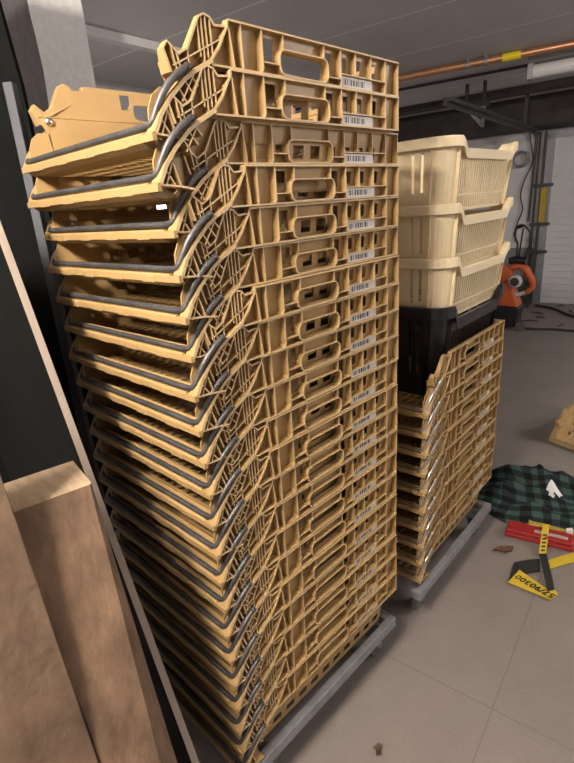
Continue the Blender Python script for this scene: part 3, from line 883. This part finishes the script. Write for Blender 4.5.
# coil hung on the wall
pts = []
for i in range(80):
    a = 2*pi*i/20; rr = 0.085+0.01*sin(i*0.7); pts.append(w(-0.37+rr*cos(a), 1.80+rr*sin(a), -0.03-0.012*(i//20)))
b = MB(); b.tube(pts, 0.008, 6); tag(b.build('cable_coil', M['grey_metal']), 'grey cable coil hung high on the wall behind the crates', 'cable')
cable('floor_cable', 'dark cable lying across the floor before the white door', [(-1.25, 4.98, 0.012), (-1.08, 5.00, 0.012), (-0.90, 5.07, 0.012), (-0.6, 5.10, 0.012), (-0.1, 5.3, 0.012)], 0.013, M['cable'])
cable('floor_hose', 'thick dark hose on the floor at the foot of the white door', [(-1.46, 6.20, 0.016), (-1.20, 6.08, 0.016), (-0.95, 5.80, 0.016), (-0.6, 5.62, 0.016), (-0.1, 5.7, 0.016)], 0.016, M['cable'])

# the floor machine: own frame, x along the room's width
t = thing('floor_machine', 'orange and black wheeled power machine with upright handle near the wall', 'machine', (-1.38, 5.02, 0), RA)
def prism(pts, v0, v1):
    b = MB(); b.plate(pts, [], lambda u, v, w: Vector((u, w, v)), v0, v1); return b
b = prism([(-0.10, 0.03), (0.12, 0.03), (0.14, 0.24), (-0.10, 0.26)], -0.14, 0.14); b.build('base', M['black_plastic'], t, bevel=0.01)
b = prism([(-0.09, 0.26), (0.13, 0.245), (0.085, 0.36), (0.03, 0.50), (-0.05, 0.52), (-0.08, 0.40)], -0.12, 0.12); b.build('cover', M['orange'], t, bevel=0.012)
b = prism([(-0.09, 0.53), (0.02, 0.52), (0.03, 0.63), (-0.04, 0.70), (-0.09, 0.66)], -0.10, 0.10); b.build('fuel_tank', M['orange'], t, bevel=0.012)
b = MB(); b.lathe([(0.02, -0.035), (0.055, -0.03), (0.068, -0.01), (0.068, 0.02), (0.03, 0.03)], 'y', (0.085, -0.135, 0.53), 24); s_ = b.build('starter_cover', M['pale_grey'], t, smooth=True)
b = MB(); b.lathe([(0.02, -0.008), (0.042, -0.006), (0.045, 0.006)], 'y', (0.085, -0.174, 0.53), 18); b.build('starter_grille', M['grille_black'], s_)
b = MB(); b.tube([(0.02, -0.05, 0.66), (0.10, -0.05, 0.69), (0.17, -0.05, 0.64), (0.235, -0.05, 0.53), (0.245, -0.05, 0.46), (0.19, -0.05, 0.40)], [0.04, 0.045, 0.045, 0.04, 0.032, 0.028], 10); b.build('arm', M['orange'], t, smooth=True)
b = MB(); b.tube([(0.0, -0.08, 0.735), (0.06, -0.08, 0.75), (0.17, -0.08, 0.735)], [0.035, 0.042, 0.038], 10); b.build('grip', M['black_plastic'], t, smooth=True)
b = MB(); b.tube([(0.06, -0.05, 0.37), (0.13, -0.05, 0.38), (0.22, -0.05, 0.42)], 0.022, 8); b.build('bracket', M['pale_grey'], t, smooth=True)
b = MB()
b.tube([(0.05, 0.02, 0.70), (0.045, 0.04, 0.90), (0.0, 0.05, 1.0), (0.02, 0.05, 1.08), (0.09, 0.05, 1.09), (0.16, 0.05, 1.02), (0.165, 0.05, 0.88), (0.13, 0.04, 0.80), (0.11, 0.03, 0.70)], 0.012, 8)
b.tube([(0.02, 0.05, 1.07), (0.08, 0.05, 1.09)], 0.020, 8)
b.tube([(0.06, 0.05, 0.70), (0.085, 0.05, 1.06)], 0.009, 8)
b.build('handle', M['black_plastic'], t, smooth=True)
for sx in (-0.06, 0.18):
    for sy in (-0.16, 0.16):
        if sx > 0 and sy > 0: continue
        b = MB(); b.lathe([(0.02, -0.018), (0.05, -0.016), (0.055, 0), (0.05, 0.016), (0.02, 0.018)], 'y', (sx, sy, 0.055), 18); b.build('wheel', M['wheel'], t, smooth=True)
# small plant-like weed / bundle by the wall
t = thing('garden_hose', 'heap of dark green garden hose beside the door track', 'hose', room_pt(-0.20, -0.35, 0))
b = MB(); pts = []
for i in range(120):
    a = 2*pi*i/15; rr = 0.10+0.02*sin(i*1.3); pts.append((rr*cos(a), rr*sin(a), 0.014+0.0022*i+0.008*sin(i*0.9)))
b.tube(pts, 0.011, 6); b.build('coil', mat('dark_green_hose', (0.02, 0.045, 0.025), 0.5), t, smooth=True)

# ------------------------------------------------------------------ floor items
def pixribbon(b, path, z0=0.002, th=0.003):
    """flat webbing: path = [(left xy, right xy, height)]"""
    vs = []; fs = []
    for (l, r, z) in path:
        vs += [(l[0], l[1], z), (r[0], r[1], z), (l[0], l[1], z+th), (r[0], r[1], z+th)]
    n = len(path)
    for i in range(n-1):
        o, q = i*4, i*4+4
        fs += [(o, o+1, q+1, q), (o+2, q+2, q+3, o+3), (o, q, q+2, o+2), (o+1, o+3, q+3, q+1)]
    fs += [(0, 2, 3, 1), ((n-1)*4, (n-1)*4+1, (n-1)*4+3, (n-1)*4+2)]
    b.add(vs, fs)
def sub(l0, r0, l1, r1, z0, z1, n=8, sag=0.0):
    out = []
    for i in range(n+1):
        s = i/n
        L = (l0[0]+(l1[0]-l0[0])*s, l0[1]+(l1[1]-l0[1])*s); R = (r0[0]+(r1[0]-r0[0])*s, r0[1]+(r1[1]-r0[1])*s)
        out.append((L, R, z0+(z1-z0)*s+sag*sin(pi*s)))
    return out
t = thing('lifting_strap', 'black and yellow printed webbing strap lying looped on the floor', 'strap', (0.23, 1.15, 0))
def strap(name, m, path, label=None):
    b = MB(); pixribbon(b, path); b.v = [(x-0.23, y-1.15, z) for x, y, z in b.v]
    o = b.build(name, m, t)
    if label: o['label'] = label
    return o
strap('strap_end', M['strap_yellow'], sub((0.238, 1.269), (0.256, 1.214), (0.345, 1.447), (0.366, 1.389), 0.001, 0.001, 6, 0.004)+[((0.42, 1.57), (0.44, 1.52), 0.002)], 'yellow webbing end')
strap('strap_sleeve', M['strap_black'], sub((0.143, 1.171), (0.199, 1.128), (0.213, 1.259), (0.240, 1.186), 0.008, 0.006, 6, 0.004), 'black sleeve')
strap('strap_fold', M['strap_black'], sub((0.143, 1.171), (0.172, 1.150), (0.164, 1.058), (0.176, 1.075), 0.005, 0.002, 5, 0.004), 'black sleeve')
strap('printed_band', M['strap_yellow'], sub((0.177, 1.14), (0.168, 1.043), (0.305, 1.097), (0.321, 1.054), 0.009, 0.006, 8, 0.0)+[((0.318, 1.118), (0.334, 1.100), 0.004)], 'yellow band printed with black numbers')
strap('strap_sleeve', M['strap_black'], sub((0.204, 1.282), (0.227, 1.299), (0.299, 1.086), (0.316, 1.112), 0.013, 0.010, 8, 0.004), 'black sleeve')
strap('strap_upper', M['strap_yellow'], sub((0.203, 1.284), (0.226, 1.303), (0.174, 1.401), (0.197, 1.419), 0.014, 0.046, 6, 0.0)+[((0.165, 1.44), (0.188, 1.455), 0.052)], 'yellow webbing')
# black marks on the upper yellow part
b = MB()
for i in range(5):
    s = 0.1+0.17*i; x = 0.215-0.028*s; y = 1.294+0.115*s; z = 0.0185+0.032*s
    b.box(-0.009, 0.007, -0.004, 0.004, 0, 0.001, Matrix.Translation((x-0.23, y-1.15, z)) @ Matrix.Rotation(0.7, 4, 'Z') @ Matrix.Rotation(0.27, 4, 'X'))
b.build('print', M['strap_black'], t)
# printed number, upside down as it lies
fc = bpy.data.curves.new('strap_number', 'FONT'); fc.body = '57/90300'
fc.size = 0.038; fc.extrude = 0.0008; fc.align_x = 'CENTER'; fc.align_y = 'CENTER'; fc.shear = 0.15; fc.space_character = 1.06; fc.offset = 0.0006
to = bpy.data.objects.new('strap_number', fc); COL.objects.link(to)
dg = bpy.context.evaluated_depsgraph_get(); me = bpy.data.meshes.new_from_object(to.evaluated_get(dg))
bpy.data.objects.remove(to); me.materials.clear(); me.materials.append(M['strap_black'])
no = bpy.data.objects.new('printed_number', me); COL.objects.link(no); no.parent = t
no.location = (0.256-0.23, 1.083-1.15, 0.0126); no.rotation_euler = (0.0, 0.018, pi-0.19)
no['label'] = 'black printed number'

# red case; the pale strip on its lid is painted glare
t = thing('tool_case', 'long red plastic case with a painted glare strip, lying against the plaid shirt', 'case', (0.165, 1.402, 0), radians(13))
b = MB(); b.box(-0.135, 0.135, -0.042, 0.042, 0, 0.022); b.build('tray', M['red'], t, bevel=0.006)
b = MB(); b.box(-0.130, 0.130, -0.038, 0.038, 0.0225, 0.040); tag(b.build('lid', M['red'], t, bevel=0.006), 'red lid')
b = MB(); b.box(-0.02, 0.11, -0.018, 0.004, 0.0402, 0.0410); tag(b.build('glare', M['lid_glare'], t), 'pale painted glare strip')
# flat folded yellow strap bundle behind it
t = thing('webbing_bundle', 'flat folded yellow webbing bundle behind the red case', 'strap', (0.185, 1.480, 0), radians(20))
b = MB()
for i in range(3): b.box(-0.10+0.006*i, 0.11-0.01*i, -0.032, 0.032, 0.006+0.013*i, 0.017+0.013*i)
b.box(-0.10, 0.11, -0.034, 0.034, 0, 0.005)
b.build('folds', M['cardboard'], t, bevel=0.003)
b = MB(); b.box(0.060, 0.085, -0.0345, 0.0335, 0.0005, 0.046); tag(b.build('tape', M['white_tag'], t), 'pale wrapper band')

# plaid shirt heap
def shirt():
    nx, ny = 88, 64; vs = []; fs = []; uvs = []
    cx, cy = 0.11, 1.665; rx, ry = 0.385, 0.222; rot = radians(10)
    for j in range(ny+1):
        for i in range(nx+1):
            a = 2*i/nx-1; c = 2*j/ny-1
            # square to disc
            x = a*sqrt(1-c*c/2); y = c*sqrt(1-a*a/2)
            ang = math.atan2(y, x); R = 1+0.09*sin(3*ang+0.6)+0.06*sin(5*ang+2.0)+0.03*sin(9*ang)
            r = min(1, sqrt(x*x+y*y))
            px, py = x*R*rx, y*R*ry
            q = Vector((px*5, py*5, 0.3))
            env = (1-r**3.2)
            hgt = 0.062+0.028*sin(px*9+py*14+1.0+2*noise.noise(q))
            f1 = abs(noise.noise(Vector((px*4.5+3, py*9+px*3, 1.7)))); f2 = abs(noise.noise(Vector((px*9+py*4, py*15+4, 5.0))))
            # long front roll, taller rear heap
            roll = 0.035*math.exp(-((py+0.17+0.10*px)/0.055)**2)
            rear = 0.070*math.exp(-((py-0.06)/0.13)**2-((px+0.05)/0.26)**2)
            z = env*(hgt*0.55+roll*1.2+rear*1.15+0.085*(1-2.4*f1)*0.7+0.03*(1-2.4*f2)*0.6)
            z = max(z, 0.004*env)+0.002
            wx, wy = px*cos(rot)-py*sin(rot), px*sin(rot)+py*cos(rot)
            vs.append((wx, wy, z))
            uvs.append((px+0.06*noise.noise(q)+0.4*z, py*1.25+0.05*noise.noise(q+Vector((9, 2, 1)))+0.9*z))
    for j in range(ny):
        for i in range(nx):
            o = j*(nx+1)+i; fs.append((o, o+1, o+nx+2, o+nx+1))
    top_n = len(vs)
    me = bpy.data.meshes.new('plaid_shirt')
    # underside closes the heap
    rim = [i for i in range(nx+1)]+[j*(nx+1)+nx for j in range(1, ny+1)]+[ny*(nx+1)+i for i in range(nx-1, -1, -1)]+[j*(nx+1) for j in range(ny-1, 0, -1)]
    bot = []
    for k in rim: bot.append(len(vs)); vs.append((vs[k][0], vs[k][1], 0.0)); uvs.append(uvs[k])
    m = len(rim)
    for k in range(m): fs.append((rim[k], bot[k], bot[(k+1) % m], rim[(k+1) % m]))
    fs.append(tuple(bot))
    me.from_pydata(vs, [], fs); me.materials.append(M['plaid'])
    uvl = me.uv_layers.new(name='cloth')
    for lp in me.loops: uvl.data[lp.index].uv = uvs[lp.vertex_index]
    for p_ in me.polygons: p_.use_smooth = True
    o = bpy.data.objects.new('plaid_shirt', me); COL.objects.link(o); o.location = (cx, cy, 0)
    return o, vs
so, sv = shirt()
tag(so, 'crumpled dark green and black plaid shirt heaped on the floor', 'shirt')
def heap_z(wx, wy):
    best = min(sv, key=lambda v: (v[0]-wx)**2+(v[1]-wy)**2); return best[2]
b = MB(); tx, ty = 0.040, -0.030
TU = [tx-0.028+0.008*i for i in range(8)]; TV = [ty-0.030+0.007*i for i in range(7)]
def tagz(x, y):
    d = sorted(((v[0]-x)**2+(v[1]-y)**2, v[2]) for v in sv)[:6]
    return sum(z for _, z in d)/6
b.grid(TU, TV, lambda i, j: not (i > 3 and j < 2 and i+j > 4) and not (i < 2 and j < 1), lambda u, v, w: Vector((u+0.25*(v-ty), v, tagz(u+0.25*(v-ty), v)+0.005+w)), 0.0, 0.0015)
tag(b.build('care_tag', M['white_tag'], so), 'white tag')

# dry leaves and litter
def leaf(name, label, pts, z, m=M['leaf']):
    c = Vector((sum(p[0] for p in pts)/len(pts), sum(p[1] for p in pts)/len(pts), 0)); n = len(pts)
    b = MB(); vs = [(p[0]-c.x, p[1]-c.y, 0.004+0.012*abs(sin(i*1.9))) for i, p in enumerate(pts)]
    vs += [(x, y, zz-0.0025) for x, y, zz in vs]; vs += [(0, 0, 0.004), (0, 0, 0.001)]
    fs = [(i, (i+1) % n, 2*n) for i in range(n)]+[(n+(i+1) % n, n+i, 2*n+1) for i in range(n)]+[(i, n+i, n+(i+1) % n, (i+1) % n) for i in range(n)]
    b.add(vs, fs); o = b.build(name, m); o.location = (c.x, c.y, 0.0); return tag(o, label, 'leaf')
leaf('dry_leaf', 'curled dry brown leaf on the floor between the far dolly and the strap',
     [(0.041, 1.20), (0.052, 1.222), (0.062, 1.240), (0.085, 1.262), (0.105, 1.268), (0.108, 1.245), (0.100, 1.225), (0.094, 1.198), (0.084, 1.212), (0.066, 1.204)], 0)
leaf('dry_leaf', 'tiny dry leaf on the bare floor near the bottom edge of the picture',
     [(0.126, 0.176), (0.134, 0.190), (0.142, 0.196), (0.146, 0.184), (0.156, 0.170), (0.146, 0.164), (0.138, 0.172)], 0)
deb = [(-1.20, 5.58), (-0.885, 5.30), (-1.30, 5.80), (-1.20, 6.30), (-1.0, 6.02), (-1.25, 5.36), (-0.80, 5.85), (-0.95, 6.25)]
for i, (x, y) in enumerate(deb):
    b = MB(); a = i*1.3; l = 0.05+0.02*(i % 3)
    b.tube([(-l*cos(a), -l*sin(a), 0.008), (0, 0.01, 0.012), (l*cos(a+0.3), l*sin(a+0.3), 0.008)], [0.006, 0.008, 0.004], 6)
    o = b.build('twig', M['leaf']); o.location = (x, y, 0)
    tag(o, 'dry twig lying on the dirty floor before the white door', 'twig', 'twigs before the door')

# ------------------------------------------------------------------ lights
def lamp(name, typ, loc, energy, col, **kw):
    l = bpy.data.lights.new(name, typ); l.energy = energy; l.color = col
    for k, v in kw.items(): setattr(l, k, v)
    o = bpy.data.objects.new(name, l); COL.objects.link(o); o.location = loc
    return o
for i in range(5):                      # one long tube above and behind the camera
    q = -0.26+0.13*i
    lamp('key_lamp', 'POINT', (0.28+0.795*q, -1.19-0.607*q, 2.31), 44, (1.0, 0.885, 0.76), shadow_soft_size=0.05)
for x, y, e_ in ((2.7, 0.9, 16), (2.6, 3.6, 165)):  # unseen fill lights added: nearer pair for the column, farther for the door
    for d in (-0.4, 0.4): lamp('fill_lamp', 'POINT', (x+d, y+d*0.14, 2.30), e_/2, (1.0, 0.93, 0.87), shadow_soft_size=0.05)
wd = bpy.data.worlds.new('World'); scn.world = wd; wd.use_nodes = True
wd.node_tree.nodes['Background'].inputs[0].default_value = (0.5, 0.5, 0.55, 1); wd.node_tree.nodes['Background'].inputs[1].default_value = 0.02

# ------------------------------------------------------------------ camera
cam = bpy.data.cameras.new('Camera'); co = bpy.data.objects.new('Camera', cam); COL.objects.link(co)
R = ((0.723804624, 0.686386280, -0.070574364), (-0.180649411, 0.287218007, 0.940676144), (-0.665937427, 0.668116525, -0.331884998))
mw = Matrix.Identity(4)
for i in range(3):
    mw[i][0], mw[i][1], mw[i][2] = R[0][i], R[1][i], -R[2][i]
mw[0][3], mw[1][3], mw[2][3] = 0.705993, -0.640248, 1.75-0.282468
co.matrix_world = mw
cam.sensor_fit = 'HORIZONTAL'; cam.sensor_width = 36.0; cam.lens = 500.0/574.0*36.0
cam.clip_start = 0.02; cam.clip_end = 60
scn.camera = co
vs_ = scn.view_settings
vs_.view_transform = 'Standard'; vs_.look = 'None'; vs_.gamma = 1.0; vs_.exposure = 0.0; vs_.use_curve_mapping = False
